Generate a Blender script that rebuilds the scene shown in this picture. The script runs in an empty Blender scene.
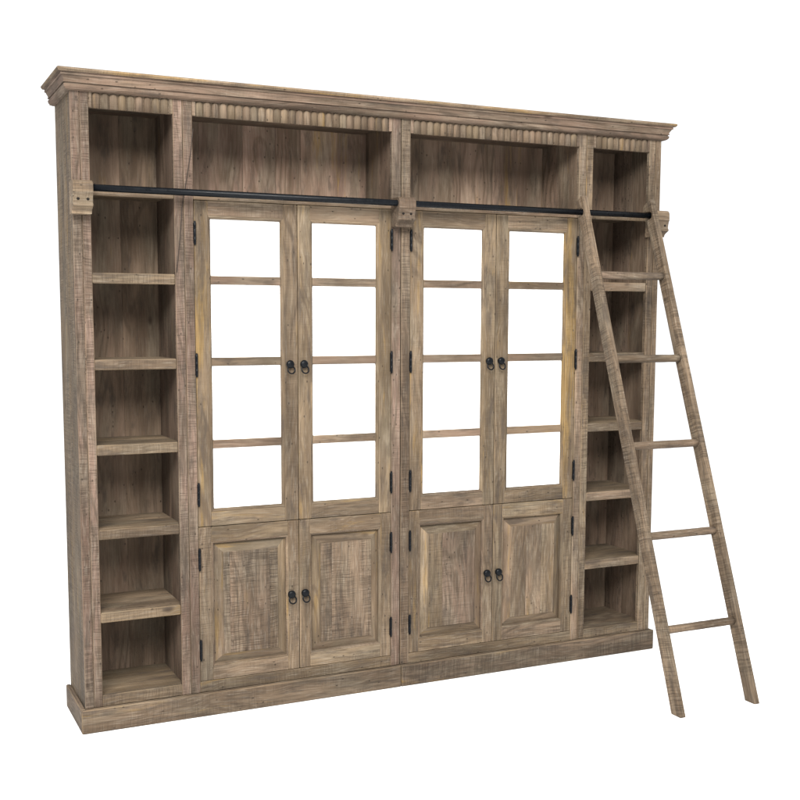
import bpy, bmesh, math, random
from mathutils import Vector
R = random.Random(11)
sc = bpy.context.scene
col = sc.collection

# ------------------------------------------------------------------ materials
def mat(name):
    m = bpy.data.materials.new(name); m.use_nodes = True
    nt = m.node_tree; nt.nodes.clear()
    out = nt.nodes.new('ShaderNodeOutputMaterial')
    b = nt.nodes.new('ShaderNodeBsdfPrincipled')
    nt.links.new(b.outputs[0], out.inputs[0])
    return m, nt, b

class NG:
    def __init__(s, nt): s.nt = nt
    def _in(s, sock, v):
        if isinstance(v, bpy.types.NodeSocket): s.nt.links.new(v, sock)
        elif v is not None: sock.default_value = v
    def math(s, op, a, b=None, c=None, clamp=False):
        n = s.nt.nodes.new('ShaderNodeMath'); n.operation = op; n.use_clamp = clamp
        s._in(n.inputs[0], a); s._in(n.inputs[1], b)
        if c is not None: s._in(n.inputs[2], c)
        return n.outputs[0]
    def vmul(s, a, v):
        n = s.nt.nodes.new('ShaderNodeVectorMath'); n.operation = 'MULTIPLY'
        s._in(n.inputs[0], a); s._in(n.inputs[1], v); return n.outputs[0]
    def vadd(s, a, v):
        n = s.nt.nodes.new('ShaderNodeVectorMath'); n.operation = 'ADD'
        s._in(n.inputs[0], a); s._in(n.inputs[1], v); return n.outputs[0]
    def noise(s, vec, detail=2, rough=.5, dist=0.):
        n = s.nt.nodes.new('ShaderNodeTexNoise'); n.inputs['Scale'].default_value = 1
        n.inputs['Detail'].default_value = detail; n.inputs['Roughness'].default_value = rough
        n.inputs['Distortion'].default_value = dist
        s._in(n.inputs['Vector'], vec); return n.outputs['Fac']
    def ramp(s, f, lo, hi, a=0., b=1.):
        n = s.nt.nodes.new('ShaderNodeMapRange'); n.interpolation_type = 'SMOOTHSTEP'
        s._in(n.inputs[0], f)
        for i, v in enumerate((lo, hi, a, b)): s._in(n.inputs[i + 1], v)
        return n.outputs[0]
    def mix(s, f, a, b, mode='MIX'):
        n = s.nt.nodes.new('ShaderNodeMix'); n.data_type = 'RGBA'; n.blend_type = mode
        s._in(n.inputs[0], f); s._in(n.inputs[6], a); s._in(n.inputs[7], b); return n.outputs[2]

K = 0.72     # overall reflectance of the limed wood
def c3(r, g, b): return (r * K, g * K, b * K, 1)

def wood():
    m, nt, b = mat('limed_reclaimed_wood'); g = NG(nt)
    at = nt.nodes.new('ShaderNodeAttribute'); at.attribute_name = 'grain'
    tt = nt.nodes.new('ShaderNodeAttribute'); tt.attribute_name = 'tint'
    sp = nt.nodes.new('ShaderNodeSeparateColor'); nt.links.new(tt.outputs['Color'], sp.inputs[0])
    pink, yel, saw, bri = sp.outputs[0], sp.outputs[1], sp.outputs[2], tt.outputs['Alpha']
    G0 = at.outputs['Vector']
    # the fibres wander a little
    wob = g.noise(g.vmul(G0, (2.2, 3, 3)), 2)
    wob = g.math('MULTIPLY', g.math('SUBTRACT', wob, .5), .06)
    cx = nt.nodes.new('ShaderNodeCombineXYZ'); nt.links.new(wob, cx.inputs[1]); nt.links.new(wob, cx.inputs[2])
    G = g.vadd(G0, cx.outputs[0])
    cath = g.noise(g.vmul(G, (1.1, 7, 7)), 1, .4)
    bands = g.math('SINE', g.math('MULTIPLY', cath, 80.))
    bands = g.ramp(bands, -.2, 1.)
    fib = g.noise(g.vmul(G, (4.5, 100, 100)), 3, .6)
    fib2 = g.noise(g.vmul(G, (11, 200, 200)), 2, .6)
    broad = g.noise(g.vmul(G0, (1.6, 11, 11)), 3, .55)
    blot = g.noise(g.vmul(G0, (7, 16, 16)), 4, .6)
    # colours of the bare boards
    colr = g.mix(g.ramp(broad, .3, .7), c3(.083, .058, .034), c3(.180, .131, .082))
    colp = g.mix(g.ramp(broad, .3, .7), c3(.100, .064, .046), c3(.186, .126, .096))
    colr = g.mix(pink, colr, colp)
    # grey lime wash
    grey = g.mix(g.ramp(blot, .35, .7), c3(.095, .079, .054), c3(.212, .178, .130))
    colr = g.mix(g.ramp(g.noise(g.vmul(G0, (3, 9, 9)), 3), .42, .70, 0., .5), colr, grey)
    # ochre stains that stay in the fibres
    ym = g.noise(g.vmul(G, (1.9, 20, 20)), 4, .65)
    yth = g.math('SUBTRACT', .74, g.math('MULTIPLY', yel, .34))
    ymask = g.ramp(g.math('SUBTRACT', ym, yth), -.02, .14)
    colr = g.mix(g.math('MULTIPLY', ymask, .74), colr, c3(.210, .132, .046))
    # late wood bands and fibres
    bm = g.ramp(g.noise(g.vmul(G0, (1.2, 3, 3)), 1), .45, .62)
    colr = g.mix(g.math('MULTIPLY', g.math('MULTIPLY', bands, bm), .62), colr, c3(.075, .052, .034))
    rough = g.ramp(saw, 0., .25, .45, 1.)     # planed boards show their fibres less
    colr = g.mix(g.math('MULTIPLY', rough, g.ramp(fib, .34, .60, .56, 0.)), colr, c3(.052, .038, .026))
    colr = g.mix(g.math('MULTIPLY', rough, g.ramp(fib2, .5, .72, 0., .26)), colr, c3(.30, .26, .21))
    colr = g.mix(g.math('MULTIPLY', rough, g.ramp(fib2, .48, .30, 0., .28)), colr, c3(.045, .033, .023))
    # saw kerfs across the board
    kw = g.noise(g.vmul(G0, (4, 14, 14)), 1)
    cw = nt.nodes.new('ShaderNodeCombineXYZ'); nt.links.new(g.math('MULTIPLY', kw, .014), cw.inputs[0])
    S = g.vadd(G0, cw.outputs[0])
    kerf = g.noise(g.vmul(S, (185, 6, 6)), 2, .6)
    kmask = g.ramp(g.noise(g.vmul(G0, (3.5, 14, 14)), 2), .30, .60)
    kf = g.math('MULTIPLY', g.math('MULTIPLY', g.ramp(kerf, .48, .66), kmask), saw)
    colr = g.mix(g.math('MULTIPLY', kf, .56), colr, c3(.040, .029, .020))
    kl = g.math('MULTIPLY', g.ramp(kerf, .44, .30), g.math('MULTIPLY', kmask, saw))
    colr = g.mix(g.math('MULTIPLY', kl, .24), colr, c3(.27, .23, .185))
    # dents, worm holes and knots
    vo = nt.nodes.new('ShaderNodeTexVoronoi'); vo.inputs['Scale'].default_value = 1
    nt.links.new(g.vmul(G0, (2.6, 5.5, 5.5)), vo.inputs['Vector'])
    cs = nt.nodes.new('ShaderNodeSeparateColor'); nt.links.new(vo.outputs['Color'], cs.inputs[0])
    keep = g.math('GREATER_THAN', cs.outputs[0], .42)
    knot = g.math('MULTIPLY', g.ramp(g.math('ADD', vo.outputs['Distance'], g.math('MULTIPLY', blot, .1)), .14, .07), keep)
    colr = g.mix(g.math('MULTIPLY', knot, .85), colr, c3(.035, .022, .014))
    vp = nt.nodes.new('ShaderNodeTexVoronoi'); vp.inputs['Scale'].default_value = 1
    nt.links.new(g.vmul(G0, (38, 70, 70)), vp.inputs['Vector'])
    cp = nt.nodes.new('ShaderNodeSeparateColor'); nt.links.new(vp.outputs['Color'], cp.inputs[0])
    pit = g.math('MULTIPLY', g.ramp(vp.outputs['Distance'], .26, .12), g.math('GREATER_THAN', cp.outputs[1], .90))
    colr = g.mix(g.math('MULTIPLY', pit, .75), colr, c3(.032, .024, .016))
    # dark grime patches
    gr = g.noise(g.vadd(g.vmul(G0, (5, 20, 20)), (31, 7, 3)), 4, .65)
    colr = g.mix(g.ramp(gr, .52, .70, 0., .68), colr, c3(.055, .042, .032))
    dr = g.noise(g.vadd(g.vmul(G0, (1.5, 4, 4)), (3, 17, 9)), 2, .5)
    bri = g.math('MULTIPLY', bri, g.ramp(dr, .3, .7, .76, 1.2))
    hv = nt.nodes.new('ShaderNodeHueSaturation'); nt.links.new(colr, hv.inputs['Color'])
    nt.links.new(bri, hv.inputs['Value']); hv.inputs['Saturation'].default_value = 1.03
    nt.links.new(hv.outputs[0], b.inputs['Base Color'])
    b.inputs['Roughness'].default_value = .82
    b.inputs['Specular IOR Level'].default_value = .18
    h = g.math('MULTIPLY', fib, .5)
    h = g.math('SUBTRACT', h, g.math('MULTIPLY', kf, 1.6))
    h = g.math('ADD', h, g.math('MULTIPLY', kl, .8))
    h = g.math('SUBTRACT', h, g.math('MULTIPLY', pit, 1.0))
    h = g.math('SUBTRACT', h, g.math('MULTIPLY', knot, .8))
    h = g.math('ADD', h, g.math('MULTIPLY', blot, .8))
    bp = nt.nodes.new('ShaderNodeBump'); bp.inputs['Strength'].default_value = .8
    bp.inputs['Distance'].default_value = .0022
    nt.links.new(h, bp.inputs['Height']); nt.links.new(bp.outputs[0], b.inputs['Normal'])
    return m

def metal():
    m, nt, b = mat('blackened_steel'); g = NG(nt)
    tc = nt.nodes.new('ShaderNodeTexCoord')
    n = g.noise(g.vmul(tc.outputs['Object'], (60, 60, 60)), 3)
    nt.links.new(g.mix(n, (.0015, .0018, .0024, 1), (.004, .0048, .006, 1)), b.inputs['Base Color'])
    nt.links.new(g.ramp(n, .3, .7, .26, .42), b.inputs['Roughness'])
    b.inputs['Specular IOR Level'].default_value = .09
    return m

def plain(name, colr, rough, spec=.3, nz=0.):
    m, nt, b = mat(name); g = NG(nt)
    tc = nt.nodes.new('ShaderNodeTexCoord')
    n = g.noise(g.vmul(tc.outputs['Object'], (9, 9, 9)), 4)
    c2 = tuple(x * (1 - nz) for x in colr)
    nt.links.new(g.mix(n, c2 + (1,), colr + (1,)), b.inputs['Base Color'])
    b.inputs['Roughness'].default_value = rough
    b.inputs['Specular IOR Level'].default_value = spec
    return m

WOOD, METAL = wood(), metal()
PANE = plain('white_glass', (.93, .93, .93), .25, .5, .01)
FLOOR = plain('white_floor', (.92, .92, .92), .9, .1, .01)
HOLE = plain('dark_hole', (.008, .007, .006), .9, .1, .3)
CORD = plain('dark_cord', (.03, .022, .017), .8, .2, .4)

# ------------------------------------------------------------------ mesh builder
def T(pink=.4, yel=.25, saw=.4, bri=1., j=1.):
    f = lambda v, a: max(0., v + R.uniform(-a, a) * j)
    return (min(1, f(pink, .25)), min(1, f(yel, .12)), min(1, f(saw, .15)), f(bri, .15))

class MB:
    def __init__(s): s.v = []; s.f = []; s.g = []; s.t = []; s.sm = []
    def add(s, vs, fs, axis, tint, smooth=False):
        a = Vector(axis).normalized()
        h = Vector((0, 1, 0)) if abs(a.y) < .5 else Vector((1, 0, 0))
        bb = a.cross(h).normalized(); c = a.cross(bb)
        off = Vector((R.uniform(-40, 40), R.uniform(-40, 40), R.uniform(-40, 40)))
        o = len(s.v)
        for p in vs:
            p = Vector(p); s.v.append(p)
            s.g.append(Vector((p.dot(a), p.dot(bb), p.dot(c))) + off); s.t.append(tint)
        for f in fs: s.f.append([i + o for i in f]); s.sm.append(smooth)
    def box(s, x0, x1, y0, y1, z0, z1, ax='z', tint=None, ch=.0018):
        lo, hi = (x0, y0, z0), (x1, y1, z1)
        ch = min(ch, *(0.45 * abs(hi[i] - lo[i]) for i in range(3)))
        idx = {}; vs = []
        for sx in (0, 1):
            for sy in (0, 1):
                for sz in (0, 1):
                    sg = (sx, sy, sz)
                    for a in range(3):
                        p = [hi[i] if sg[i] else lo[i] for i in range(3)]
                        for i in range(3):
                            if i != a: p[i] += -ch if sg[i] else ch
                        idx[(sg, a)] = len(vs); vs.append(p)
        fs = []
        def S(a, sa, b_, sb, c_, scc):
            r = [0, 0, 0]; r[a] = sa; r[b_] = sb; r[c_] = scc; return tuple(r)
        for a in range(3):
            b_, c_ = (a + 1) % 3, (a + 2) % 3
            for sa in (0, 1):
                q = [(0, 0), (1, 0), (1, 1), (0, 1)]
                fs.append([idx[(S(a, sa, b_, u, c_, w), a)] for u, w in q])
        tint = tint or T()
        worn = []
        for a in range(3):
            b_ = (a + 1) % 3; c_ = (a + 2) % 3
            for sa in (0, 1):
                for sb in (0, 1):
                    k0, k1 = S(a, sa, b_, sb, c_, 0), S(a, sa, b_, sb, c_, 1)
                    worn.append([idx[(k0, a)], idx[(k1, a)], idx[(k1, b_)], idx[(k0, b_)]])
        for sx in (0, 1):
            for sy in (0, 1):
                for sz in (0, 1):
                    fs.append([idx[((sx, sy, sz), a)] for a in range(3)])
        s.add(vs, fs, {'x': (1, 0, 0), 'y': (0, 1, 0), 'z': (0, 0, 1)}[ax], tint)
        o = len(s.v) - 24; wt = (tint[0] * .4, min(1, tint[1] + .1), 0., tint[3] * 1.3)
        base = (s.v[o:], s.g[o:])
        for f in worn:
            k = len(s.v)
            for i in f: s.v.append(base[0][i].copy()); s.g.append(base[1][i].copy()); s.t.append(wt if ch > .0011 else tint)
            s.f.append([k, k + 1, k + 2, k + 3]); s.sm.append(False)
    def ring(s, x0, x1, z0, z1, prof, tint, smooth=False):
        """moulding swept round a rectangle with mitred corners; prof = (inset, y)"""
        cs = [(x0, z0, 1, 1), (x1, z0, -1, 1), (x1, z1, -1, -1), (x0, z1, 1, -1)]
        for k in range(4):
            A, B = cs[k], cs[(k + 1) % 4]
            vs = []
            for (i, y) in prof:
                vs.append((A[0] + A[2] * i, y, A[1] + A[3] * i)); vs.append((B[0] + B[2] * i, y, B[1] + B[3] * i))
            fs = [[2 * j, 2 * j + 1, 2 * j + 3, 2 * j + 2] for j in range(len(prof) - 1)]
            t = tint() if callable(tint) else tint
            s.add(vs, fs, (1, 0, 0) if k % 2 == 0 else (0, 0, 1), t, smooth)
    def usweep(s, X0, X1, yb, prof, tint):
        """moulding round left side, front and right side; prof = (out, z)"""
        pts = lambda o: [(X0 - o, yb), (X0 - o, -o), (X1 + o, -o), (X1 + o, yb)]
        for k, ax in ((0, (0, 1, 0)), (1, (1, 0, 0)), (2, (0, 1, 0))):
            vs = []
            for (o, z) in prof:
                P = pts(o); vs.append((P[k][0], P[k][1], z)); vs.append((P[k + 1][0], P[k + 1][1], z))
            s.add(vs, [[2 * j, 2 * j + 1, 2 * j + 3, 2 * j + 2] for j in range(len(prof) - 1)], ax, tint())
    def prism(s, poly, x0, x1, tint, axis=(1, 0, 0), shear=None, smooth=False):
        """poly in (y,z), from x0 to x1; shear(z) moves x"""
        sh = shear or (lambda z: 0.)
        n = len(poly)
        vs = [(x0 + sh(z), y, z) for y, z in poly] + [(x1 + sh(z), y, z) for y, z in poly]
        fs = [list(range(n)), list(range(2 * n - 1, n - 1, -1))]
        fs += [[i, (i + 1) % n, (i + 1) % n + n, i + n] for i in range(n)]
        s.add(vs, fs, axis, tint)
    def lathe(s, base, axis, prof, n=20, tint=(.3, .2, .3, 1), smooth=True, jit=0.):
        """prof = (distance along axis, radius)"""
        a = Vector(axis).normalized(); h = Vector((0, 0, 1)) if abs(a.z) < .9 else Vector((1, 0, 0))
        u = a.cross(h).normalized(); w = a.cross(u); base = Vector(base); vs = []
        for d, r in prof:
            for k in range(n):
                t = 2 * math.pi * k / n; rr = r * (1 + R.uniform(-jit, jit))
                vs.append(base + a * d + (u * math.cos(t) + w * math.sin(t)) * rr)
        fs = [[i * n + k, i * n + (k + 1) % n, (i + 1) * n + (k + 1) % n, (i + 1) * n + k]
              for i in range(len(prof) - 1) for k in range(n)]
        fs.append(list(range(n))); fs.append(list(range((len(prof) - 1) * n, len(prof) * n)))
        s.add(vs, fs, a, tint, smooth)
    def torus(s, c, n1, r, rr, nu=28, nv=8):
        """ring with its axis along n1"""
        a = Vector(n1).normalized(); h = Vector((0, 0, 1)); u = a.cross(h).normalized(); w = a.cross(u); vs = []
        for i in range(nu):
            t = 2 * math.pi * i / nu; d = u * math.cos(t) + w * math.sin(t)
            for k in range(nv):
                p = 2 * math.pi * k / nv; vs.append(Vector(c) + d * (r + rr * math.cos(p)) + a * rr * math.sin(p))
        fs = [[i * nv + k, i * nv + (k + 1) % nv, ((i + 1) % nu) * nv + (k + 1) % nv, ((i + 1) % nu) * nv + k]
              for i in range(nu) for k in range(nv)]
        s.add(vs, fs, a, (.3, .3, .3, 1), True)
    def build(s, name, m, parent=None):
        me = bpy.data.meshes.new(name)
        me.from_pydata([tuple(v) for v in s.v], [], s.f)
        ga = me.attributes.new('grain', 'FLOAT_VECTOR', 'POINT')
        ga.data.foreach_set('vector', [c for v in s.g for c in v])
        ta = me.attributes.new('tint', 'FLOAT_COLOR', 'POINT')
        ta.data.foreach_set('color', [c for t in s.t for c in t])
        for p, f in zip(me.polygons, s.sm): p.use_smooth = f
        bm = bmesh.new(); bm.from_mesh(me); bmesh.ops.recalc_face_normals(bm, faces=bm.faces); bm.to_mesh(me); bm.free()
        me.materials.append(m)
        o = bpy.data.objects.new(name, me); col.objects.link(o)
        if parent: o.parent = parent
        return o

def thing(name, label, cat):
    o = bpy.data.objects.new(name, None); col.objects.link(o); o['label'] = label; o['category'] = cat
    o.empty_display_size = .1
    return o

# ------------------------------------------------------------------ dimensions (metres)
W = 3.0; CX = 1.5; D = .378
A_, B_, S_, M_ = .0745, .4249, .4662, .5085
ZC, ZO, ZS1, ST, TH, ZP = 2.6966, 2.6292, 2.3215, .3612, .0437, .1044
GT, GB, SM, DB, DT = 2.1998, .9333, .8551, .1555, 2.2755
FT = .024                      # face frame thickness
BK = .352                      # front of the back boards
bc = thing('bookcase', 'large weathered limed wood library bookcase with open side shelves, white glazed doors and panelled cupboards', 'bookcase')

pinkish = lambda: T(1., .08, .75, .93, .6)
plainw = lambda: T(.35, .28, .3, 1.)
oliv = lambda: T(.1, .38, .55, .98)

# side panels
for x0, x1 in ((.002, .024), (W - .024, W - .002)):
    m = MB()
    ys = [FT + .0005, .19, D]
    for k in range(2):
        m.box(x0, x1, ys[k] + (.0004 if k else 0), ys[k + 1], ZP - .01, ZC + .03, 'z', T(.12, .55, .6, 1.02), .0012)
    m.build('side_panel', WOOD, bc)

# outer posts, each with a sunk groove
for x0, x1, gx in ((0, A_, .0375), (W - A_, W, W - .034)):
    m = MB(); t = pinkish() if x0 == 0 else T(.4, .2, .6, .98)
    m.box(x0, gx - .002, 0, FT, ZP, ZC + .03, 'z', t, .002)
    m.box(gx - .004, gx + .004, .006, FT - .001, ZP + .001, ZC + .028, 'z', t, .0005)
    m.box(gx + .002, x1, .0008, FT, ZP, ZC + .03, 'z', t, .002)
    m.build('corner_post', WOOD, bc)
# divider posts and centre posts
for x0, x1, t in ((B_, S_ - .001, pinkish()), (S_ + .001, M_, pinkish()),
                  (1.452, CX - .0022, T(.75, .15, .55, 1.0)), (CX + .0022, 1.548, T(.6, .1, .6, .9)),
                  (W - M_, W - S_ - .001, T(.45, .25, .5, 1.03)), (W - S_ + .001, W - B_, T(.3, .25, .8, 1.04))):
    m = MB()
    xm = x0 + (x1 - x0) * R.uniform(.3, .7)
    m.box(x0, x1, R.uniform(0, .0012), FT, ZP, ZC + .03, 'z', t, .0022)
    m.build('divider_post', WOOD, bc)

# partitions: niche walls, and the double wall at the centre
def partition(x0, x1, tint):
    m = MB(); ys = (FT + .0005, .2, BK)
    for k in range(2): m.box(x0, x1, ys[k], ys[k + 1], ZP - .01, ZC + .02, 'z', tint(), .001)
    m.build('partition', WOOD, bc)
nw = lambda: T(.6, .3, .08, .95, .6)
partition(B_ + .012, S_ - .001, nw); partition(S_ + .001, M_ - .012, nw)
partition(CX - .022, CX - .001, nw); partition(CX + .001, CX + .022, nw)
partition(W - M_ + .012, W - S_ - .001, nw); partition(W - S_ + .001, W - B_ - .012, nw)

partition(.0245, .034, nw); partition(W - .034, W - .0245, nw)

# back boards (vertical planks of uneven width)
def back(x0, x1, z0, z1, widths, pk, br):
    m = MB(); x = x0; i = 0
    while x < x1 - .004:
        w = min(widths[i % len(widths)], x1 - x)
        m.box(x + .0002, x + w - .0002, BK + .0005 + R.uniform(0, .0008), BK + .016, z0, z1, 'z',
              T(pk, R.choice((.15, .35, .5)), .0, br * R.uniform(.84, 1.2), .6), .0006)
        x += w; i += 1
    m.build('back_panel', WOOD, bc)
back(.026, S_ - .001, ZP, ZC + .02, (.245, .2), .5, 1.1)
back(S_ + .001, CX - .001, ZP, ZC + .02, (.17, .21, .16, .13, .19), 1., 1.5)
back(CX + .001, W - S_ - .001, ZP, ZC + .02, (.15, .12, .24, .2, .14), .75, 1.42)
back(W - S_ + .001, W - .026, ZP, ZC + .02, (.21, .25), .5, 1.1)

# shelves in the two side niches, and their floors
for sx0, sx1 in ((.0345, B_ + .011), (W - B_ - .011, W - .0345)):
    left = sx0 < 1
    ox0, ox1 = (A_, B_) if left else (W - B_, W - A_)
    for k in range(6):
        z = ZS1 - k * ST
        m = MB(); t = T(R.choice((.2, .5)), .3, .35, 1.0)
        m.box(ox0 + .0008, ox1 - .0008, .0015 + R.uniform(0, .002), FT, z - TH, z, 'x', t, .003)
        ys = (FT + .0004, .19, BK)
        for q in range(2):
            m.box(sx0, sx1, ys[q], ys[q + 1], z - .024, z - .0004 - .0006 * q, 'x', T(.1, .0, .08, 1.16, .6), .001)
        m.build('shelf', WOOD, bc)
    m = MB(); m.box(sx0, sx1, FT + .0004, BK, DB - .022, DB - .003, 'x', T(.1, .0, .08, 1.16, .6), .001)
    m.build('niche_floor', WOOD, bc)
    m = MB(); m.box(sx0, sx1, FT + .0004, BK, ZC - .03, ZC - .012, 'x', nw(), .001)
    m.build('niche_ceiling', WOOD, bc)

# wide shelf over the glazed doors, ceilings, floors
for x0, x1 in ((S_, CX), (CX, W - S_)):
    a0, a1 = (M_, 1.452) if x0 < 1 else (1.548, W - M_)
    m = MB()
    m.box(a0 + .0008, a1 - .0008, .002, FT, DT + .003, ZS1, 'x', T(.35, .35, .3, 1.02), .003)
    m.box(a0 - .010, a1 + .024 if x0 < 1 else a1 + .010, FT + .0004, BK, ZS1 - .024, ZS1 - .0006, 'x', T(.2, .2, .1, 1.05), .001) if x0 < 1 else \
        m.box(a0 - .024, a1 + .010, FT + .0004, BK, ZS1 - .024, ZS1 - .0006, 'x', T(.2, .2, .1, 1.05), .001)
    m.build('shelf', WOOD, bc)
    m = MB(); m.box(a0 - .01, a1 + .01, FT + .0004, BK, ZC - .03, ZC - .012, 'x', nw(), .001)
    m.build('compartment_ceiling', WOOD, bc)
    m = MB(); m.box(a0 - .01, a1 + .01, FT + .004, BK, DB - .022, DB - .003, 'x', nw(), .001)
    m.build('compartment_floor', WOOD, bc)
    m = MB(); m.box(a0 - .01, a1 + .01, FT + .012, BK, SM - .012, SM + .012, 'x', nw(), .001)
    m.build('compartment_shelf', WOOD, bc)

# bottom rails
for x0, x1, t in ((A_, B_, T(.3, .3, .35, .98)), (M_, 1.452, T(.25, .42, .4, .96)), (1.548, W - M_, T(.3, .36, .4, .98)), (W - B_, W - A_, T(.25, .4, .35, 1.))):
    m = MB(); m.box(x0 + .0006, x1 - .0006, .001, FT, ZP, DB - .0015, 'x', t, .002)
    m.build('bottom_rail', WOOD, bc)

# fluted friezes: rows of half round reeds with domed tops
for x0, x1 in ((A_, B_), (M_, 1.452), (1.548, W - M_), (W - B_, W - A_)):
    m = MB()
    m.box(x0 + .0006, x1 - .0006, .0072, FT, ZO, ZC + .03, 'x', T(.4, .3, .3, .95), .0015)
    ia, ib = x0 + .016, x1 - .016
    # plain end blocks flush with the reeds
    m.box(x0 + .0006, ia - .001, .0005, .006, ZO + .0004, ZC + .03, 'z', T(.5, .2, .4, 1.), .001)
    m.box(ib + .001, x1 - .0006, .0005, .006, ZO + .0004, ZC + .03, 'z', T(.5, .2, .4, 1.), .001)
    n = round((ib - ia) / .0345); w = (ib - ia) / n
    for k in range(n):
        xc = ia + (k + .5) * w + R.uniform(-.0008, .0008); r = w / 2 * R.uniform(.93, .99)
        ztop = ZC - .004 - R.uniform(0, .003)
        zs = [ZO - .0012] + [ztop - r * 1.0]
        dome = [(ztop - r + r * math.sin(a), math.cos(a)) for a in (.35, .7, 1.0, 1.25, 1.45)]
        rows = [(zs[0], 1), (zs[1], 1)] + dome
        vs = []; N = 8
        for z, c in rows:
            for q in range(N + 1):
                th = math.pi * q / N
                vs.append((xc - r * c * math.cos(th), 0.0074 - .0112 * c ** .6 * math.sin(th), z))
        fs = [[i * (N + 1) + q, i * (N + 1) + q + 1, (i + 1) * (N + 1) + q + 1, (i + 1) * (N + 1) + q]
              for i in range(len(rows) - 1) for q in range(N)]
        fs.append(list(range(N + 1)))
        m.add(vs, fs, (0, 0, 1), T(.25, R.choice((.2, .3, .45)), .1, R.uniform(.96, 1.06)), True)
    m.build('fluted_frieze', WOOD, bc)

# cornice
m = MB()
ct = lambda: T(.8, .12, .12, .93, .6)
m.usweep(0, W, D, [(.050, 2.7725), (.055, 2.7690), (.0545, 2.764), (.049, 2.757)], lambda: T(.15, .62, .2, 1.12, .5))
m.usweep(0, W, D, [(.049, 2.757), (.0410, 2.7564), (.0385, 2.754), (.0405, 2.7510), (.0405, 2.7470), (.0385, 2.7445)], ct)
m.usweep(0, W, D, [(.0385, 2.7445), (.0342, 2.7440), (.0340, 2.742), (.031, 2.737), (.0275, 2.731), (.0255, 2.7255), (.0255, 2.7235), (.0280, 2.722), (.0280, 2.7185)], ct)
m.usweep(0, W, D, [(.0280, 2.7185), (.0218, 2.7180), (.0218, 2.7135), (.0265, 2.7115), (.0265, 2.707), (.024, 2.700), (.018, 2.694), (.009, 2.6905), (.001, 2.690), (-.003, 2.690)], ct)
m.box(-.0498, W + .0498, -.0498, D, 2.758, 2.7725, 'x', T(.2, .5, .3, 1.05), .0005)
m.box(-.02, W + .02, D - .02, D - .0005, 2.692, 2.757, 'x', plainw(), .0005)
m.build('cornice', WOOD, bc)

# plinth: two front boards that meet at the centre seam, two side boards
PJ = .0195
for x0, x1 in ((-PJ, CX - .0015), (CX + .0015, W + PJ)):
    m = MB(); m.box(x0, x1, -PJ, -.0005, 0, ZP - .0008, 'x', T(.5, .3, .5, .92), .004); m.build('plinth', WOOD, bc)
for x0, x1 in ((-PJ, .0015), (W - .0015, W + PJ)):
    m = MB(); m.box(x0 + .0004, x1 - .0004, -.0003, D, 0, ZP - .0014, 'y', T(.5, .2, .5, .88), .004); m.build('plinth', WOOD, bc)
m = MB(); m.box(.002, W - .002, .0, FT, .0, ZP - .002, 'x', plainw()); m.build('base_rail', WOOD, bc)

# ------------------------------------------------------------------ hinge and ring pull
def hinge(x, z0, z1, par):
    m = MB(); r = .0054
    m.lathe((x, -.0055, z0), (0, 0, 1), [(0, .002), (.003, r), (.007, r * .8), (.0085, r), (.034, r), (.035, r * .82), (.0365, r), (.066, r), (.0672, r * .82), (.0685, r),
            (z1 - z0 - .0085, r), (z1 - z0 - .007, r * .8), (z1 - z0 - .003, r), (z1 - z0, .002)], 12)
    m.box(x - .006, x + .006, -.0016, .0005, z0 + .009, z1 - .009, 'z', (.3, .3, .3, 1), .0005)
    m.build('hinge', METAL, par)
def pull(x, z, par, tilt):
    m = MB()
    m.lathe((x, .001, z), (0, -1, 0), [(0, .0150), (.002, .0150), (.0035, .0085), (.006, .0080), (.008, .013), (.010, .0180), (.013, .0188), (.017, .0178), (.0205, .0138), (.0225, .0085), (.0232, .002)], 24)
    m.torus((x + .003, -.0165, z - .0245), (tilt, -1, .30), .0178, .0034)
    m.build('ring_pull', METAL, par)

# ------------------------------------------------------------------ doors
MUN = (1.938, 1.5835, 1.220)
def glazed(x0, x1, g0, g1, hx, kx, tl, tr, label=None):
    m = MB(); y0, y1 = .0014, .0235; e = .0135
    m.box(x0, g0 - e, y0, y1, SM + .0015, DT, 'z', tl, .0022)
    m.box(g1 + e, x1, y0, y1, SM + .0015, DT, 'z', tr, .0022)
    m.box(g0 - e + .0003, g1 + e - .0003, y0 + .0008, y1, GT + e, DT, 'x', T(.3, .3, .2, 1.02), .002)
    m.box(g0 - e + .0003, g1 + e - .0003, y0 + .0008, y1, SM + .0015, GB - e, 'x', T(.3, .3, .2, 1.02), .002)
    tints = [T(.3, .3, .15, 1.02), (tr[0], tr[1], .1, tr[3]), T(.3, .3, .15, 1.0), (tl[0], tl[1], .1, tl[3])]; it = iter(tints)
    m.ring(g0 - e, g1 + e, GB - e, GT + e, [(0, y0 + .0022), (.0028, y0 + .0008), (.006, y0 + .0014), (.0098, y0 + .0042), (.0122, y0 + .009), (e, y0 + .0095), (e, y1)], lambda: next(it))
    for z in MUN:
        m.box(g0 - .001, g1 + .001, y0 + .0055, y1 - .001, z - .0185, z + .0185, 'x', T(.45, .3, .15, 1.0), .003)
    d = m.build('glazed_door', WOOD, bc)
    if label: d['label'] = label
    p = MB(); zs = [GT + .006] + [z for z in MUN] + [GB - .006]
    for k in range(4):
        p.box(g0 - .006, g1 + .006, .0178, .0216, zs[k + 1] + .0005, zs[k] - .0005, 'x', (.3, .3, .3, 1), .0005)
    p.build('glass_pane', PANE, d)
    for a, b_ in ((2.086, 2.188), (1.518, 1.622), (.948, 1.054)): hinge(hx, a, b_, d)
    pull(kx, 1.568, d, .10)
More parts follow.
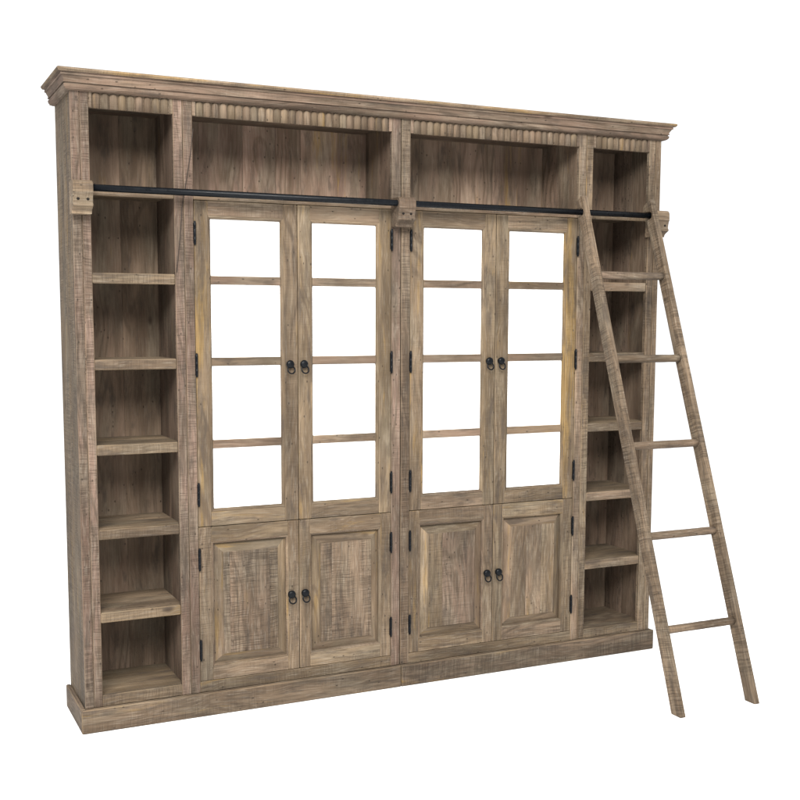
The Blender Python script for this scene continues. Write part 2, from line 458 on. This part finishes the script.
def panel(x0, x1, o0, o1, hx, kx, tl, tr, field):
    m = MB(); y0, y1 = .0014, .0235; e = .009; zb, zt = .228, .777
    z0, z1 = DB + .0005, SM - .0018
    m.box(x0, o0 - e, y0, y1, z0, z1, 'z', tl, .0022)
    m.box(o1 + e, x1, y0, y1, z0, z1, 'z', tr, .0022)
    m.box(o0 - e + .0003, o1 + e - .0003, y0 + .0008, y1, zt + e, z1, 'x', T(.2, .45, .25, 1.02), .002)
    m.box(o0 - e + .0003, o1 + e - .0003, y0 + .0008, y1, z0, zb - e, 'x', T(.3, .25, .35, 1.0), .002)
    m.ring(o0 - e, o1 + e, zb - e, zt + e, [(0, y0 + .0022), (.002, y0 + .0008), (.005, y0 + .002), (.008, y0 + .006), (e, y0 + .0065), (e, y0 + .0215)], lambda: T(.25, .4, .15, 1.0))
    d = m.build('panel_door', WOOD, bc)
    p = MB(); fw = .041
    yb_ = y0 + .0215; yf = y0 - .0006
    p.ring(o0 - .002, o1 + .002, zb - .002, zt + .002, [(0, yb_), (.004, yb_ - .0004), (fw + .001, yf + .0052), (fw + .0014, yf + .0018), (fw + .0032, yf + .0004)], lambda: T(.15, .5, .08, 1.06))
    fx0, fx1 = o0 + fw + .0008, o1 - fw - .0008
    ws = field; x = fx0
    for w, t in ws:
        xe = fx0 + (fx1 - fx0) * w
        p.box(x, xe - .0002, yf, yf + .006, zb + fw + .0008, zt - fw - .0008, 'z', t, .0008); x = xe
    p.box(o0, o1, y1 - .0004, y1 + .006, zb, zt, 'z', plainw())
    p.build('raised_panel', WOOD, d)
    for a, b_ in ((.66, .762), (.250, .348)): hinge(hx, a, b_, d)
    pull(kx, .512, d, .12)
HXL, HXR = .5115, 1.4495
g1, g2, g3, g4 = .5841, .9039, 1.0579, 1.3749
dl0, dl1, dr0, dr1 = M_ + .0025, .9818, .9852, 1.4495
gy = lambda y, s=.2, b=1.: T(.12, y, s, b * .98, .6)
glazed(dl0, dl1, g1, g2, HXL, .941, gy(.62, .2, .98), gy(.42))
glazed(dr0, dr1, g3, g4, HXR, 1.008, gy(.45, .2, 1.02), gy(.45))
glazed(W - dr1, W - dr0, W - g4, W - g3, W - HXR, 1.978, gy(.62, .2, 1.02), gy(.35))
glazed(W - dl1, W - dl0, W - g2, W - g1, W - HXL, 2.045, gy(.3), gy(.98, .2, 1.0))
o1_, o2_, o3_, o4_ = .578, .920, 1.046, 1.389
panel(dl0, dl1, o1_, o2_, HXL, .941, gy(.35, .5), gy(.5, .3, 1.08), [(.12, T(.4, .3, 1.2, 1.)), (.85, T(.45, .4, 1.3, .97)), (1, T(.4, .25, 1.4, .93))])
panel(dr0, dr1, o3_, o4_, HXR, 1.008, gy(.5, .3), gy(.3, .4), [(.22, T(.3, .25, .7, .98)), (1, T(.6, .3, .8, .97))])
panel(W - dr1, W - dr0, W - o4_, W - o3_, W - HXR, 1.978, gy(.4, .3), gy(.3, .3, 1.03), [(.3, T(.2, .45, .3, 1.0)), (1, T(.55, .15, .4, .9))])
panel(W - dl1, W - dl0, W - o2_, W - o1_, W - HXL, 2.045, gy(.3, .3, 1.03), gy(.3, .4, 1.02), [(.35, T(.3, .4, .3, 1.02)), (.7, T(.6, .4, .4, 1.05)), (1, T(.3, .3, .4, 1.0))])

# ------------------------------------------------------------------ rail brackets and black rail
PY, PZ = -.060, 2.300
prof = [(0, 2.327), (-.070, 2.327), (-.079, 2.3245), (-.0855, 2.318), (-.088, 2.309), (-.0885, 2.278), (-.084, 2.272), (-.0815, 2.262), (-.079, 2.250), (-.0785, 2.238),
        (-.083, 2.231), (-.0835, 2.225), (-.077, 2.221), (-.064, 2.214), (-.055, 2.2075), (-.050, 2.200), (-.050, 2.195), (0, 2.195)]
for x0, w, t in ((-.011, .081, T(.15, .3, .4, 1.08, .3)), (1.448, .086, T(.45, .3, .4, 1.04, .3)), (2.908, .086, T(.2, .3, .4, .98, .3))):
    m = MB(); c = .003
    # chamfered block: body plus two slightly smaller end slices
    inner = prof
    cy = sum(p[0] for p in prof) / len(prof); cz = sum(p[1] for p in prof) / len(prof)
    small = [((y if y == 0 else y + .0025), (z + (cz - z) * .03)) for y, z in prof]
    n = len(prof)
    vs = []
    for X, P in ((x0, small), (x0 + c, prof), (x0 + w - c, prof), (x0 + w, small)):
        vs += [(X, y, z) for y, z in P]
    fs = [list(range(n)), list(range(3 * n, 4 * n))]
    for k in range(3): fs += [[k * n + i, k * n + (i + 1) % n, (k + 1) * n + (i + 1) % n, (k + 1) * n + i] for i in range(n)]
    m.add(vs, fs, (1, 0, 0), t)
    b_ = m.build('rail_bracket', WOOD, bc)
    for dx in (-.0195, .0195):
        h = MB()
        h.lathe((x0 + w / 2 + dx, -.074, 2.2525), (0, -1, 0), [(0, .0062), (.0058, .0064), (.0064, .0054)], 14)
        h.build('bolt_hole', HOLE, b_)
m = MB(); m.lathe((.012, PY, PZ), (1, 0, 0), [(0, .0142), (1.485, .0142), (2.97, .0142)], 24)
m.build('ladder_rail', METAL, bc)

# ------------------------------------------------------------------ ladder
yf, yt = -.9276, -.0946
F = lambda z: yf + (yt - yf) / 2.3 * z
dh = .0605 * math.hypot(2.3, yt - yf) / 2.3
ld = thing('ladder', 'weathered limed wood ladder with five round rungs leaning on the black rail', 'ladder')
ax = (0, yt - yf, 2.3)
for xb, xt, tb in ((2.4415, 2.4636, 1.04), (2.8746, 2.8836, .95)):
    m = MB(); c = .0025; tw = .0314
    sh = lambda z: (xt - xb) / 2.3 * z
    def poly(i):
        zt = 2.381 - i
        hk = -.008 - i
        zn = 2.283 - i * 0
        return [(F(0) + i, 0), (F(zt - .012) + i, zt - .012), (F(zt) + i + .004, zt), (F(zt) + .012, zt), (hk, 2.350 - i), (hk, 2.322), (-.068, 2.319), (-.078, 2.312),
                (-.081, 2.300), (-.078, 2.289), (-.066, 2.281), (F(2.279) + dh - i, 2.279), (F(0) + dh - i, 0)]
    P0, P1 = poly(c), poly(0); n = len(P0); vs = []
    for X, P in ((xb, P0), (xb + c, P1), (xb + tw - c, P1), (xb + tw, P0)):
        vs += [(X + sh(z), y, z) for y, z in P]
    fs = [list(range(n)), list(range(3 * n, 4 * n))]
    for k in range(3): fs += [[k * n + i, k * n + (i + 1) % n, (k + 1) * n + (i + 1) % n, (k + 1) * n + i] for i in range(n)]
    m.add(vs, fs, ax, T(.3, .08, 1.0, tb * 1.06, .3))
    m.build('side_rail', WOOD, ld)
for i in range(5):
    z = 1.9879 - i * .4079; x0 = 2.4415 + .0221 / 2.3 * z + .0304; x1 = 2.8746 + .009 / 2.3 * z + .001
    m = MB(); L = x1 - x0
    m.lathe((x0, F(z) + dh / 2, z), (1, 0, 0), [(L * k / 12, .0188 + R.uniform(-.0004, .0004)) for k in range(13)], 18, T(.45, .2, .25, 1.02), True, .012)
    m.build('rung', WOOD, ld)

# ------------------------------------------------------------------ thin dark cord in front of the left divider
cd = [(.512, 2.575), (.497, 2.46), (.484, 2.385), (.469, 2.305), (.457, 2.235), (.449, 2.13), (.436, 2.02), (.431, 1.97)]
m = MB(); r = .0018; vs = []; N = 6
for k, (x, z) in enumerate(cd):
    y = -.0022 if not (2.26 < z < 2.34) else -.0026
    for q in range(N):
        a = 2 * math.pi * q / N; vs.append((x + r * math.cos(a), y + r * math.sin(a), z))
m.add(vs, [[i * N + q, i * N + (q + 1) % N, (i + 1) * N + (q + 1) % N, (i + 1) * N + q] for i in range(len(cd) - 1) for q in range(N)] + [list(range(N)), list(range((len(cd) - 1) * N, len(cd) * N))], (0, 0, 1), (.3, .3, .3, 1), True)
c = m.build('cord', CORD); c['label'] = 'thin dark cord hanging slantwise over the left divider post'; c['category'] = 'cord'

# ------------------------------------------------------------------ floor
m = MB()
m.add([(-400, -400, -.002), (400, -400, -.002), (400, 400, -.002), (-400, 400, -.002)], [[0, 1, 2, 3]], (1, 0, 0), (.3, .3, .3, 1))
fl = m.build('floor', FLOOR); fl['kind'] = 'structure'; fl['label'] = 'plain white floor under the bookcase and ladder'

# ------------------------------------------------------------------ light
w = bpy.data.worlds.new('World'); sc.world = w; w.use_nodes = True
bg = w.node_tree.nodes['Background']; bg.inputs[0].default_value = (.985, .99, 1, 1); bg.inputs[1].default_value = 1.22
la = bpy.data.lights.new('softbox', 'AREA'); la.shape = 'RECTANGLE'; la.size = 6; la.size_y = 3.5; la.energy = 2000; la.color = (1, .985, .96)
lo = bpy.data.objects.new('softbox', la); col.objects.link(lo)
lo.location = (-1.6, -6.0, 6.0)
lo.rotation_euler = (Vector((1.6, 0, 1.0)) - Vector(lo.location)).to_track_quat('-Z', 'Y').to_euler()

# ------------------------------------------------------------------ camera
cam = bpy.data.cameras.new('camera'); co = bpy.data.objects.new('camera', cam); col.objects.link(co); sc.camera = co
yaw, pit, rol = .4349, .1035, .0012
fwd = Vector((math.sin(yaw) * math.cos(pit), math.cos(yaw) * math.cos(pit), -math.sin(pit)))
rt = Vector((math.cos(yaw), -math.sin(yaw), 0)); up = rt.cross(fwd)
r2 = rt * math.cos(rol) + up * math.sin(rol); u2 = -rt * math.sin(rol) + up * math.cos(rol)
from mathutils import Matrix
M = Matrix((r2, u2, -fwd)).transposed().to_4x4(); M.translation = Vector((-.8266, -4.7354, 1.7623)); co.matrix_world = M
cam.sensor_width = 36; cam.lens = 1116.81 / 800 * 36
cam.shift_x = (400 - 376.353) / 800; cam.shift_y = (436.966 - 400) / 800
cam.clip_end = 1500; cam.clip_start = .05
sc.view_settings.view_transform = 'Standard'; sc.view_settings.look = 'None'
sc.view_settings.exposure = 0; sc.view_settings.gamma = 1
sc.render.resolution_x = sc.render.resolution_y = 1024
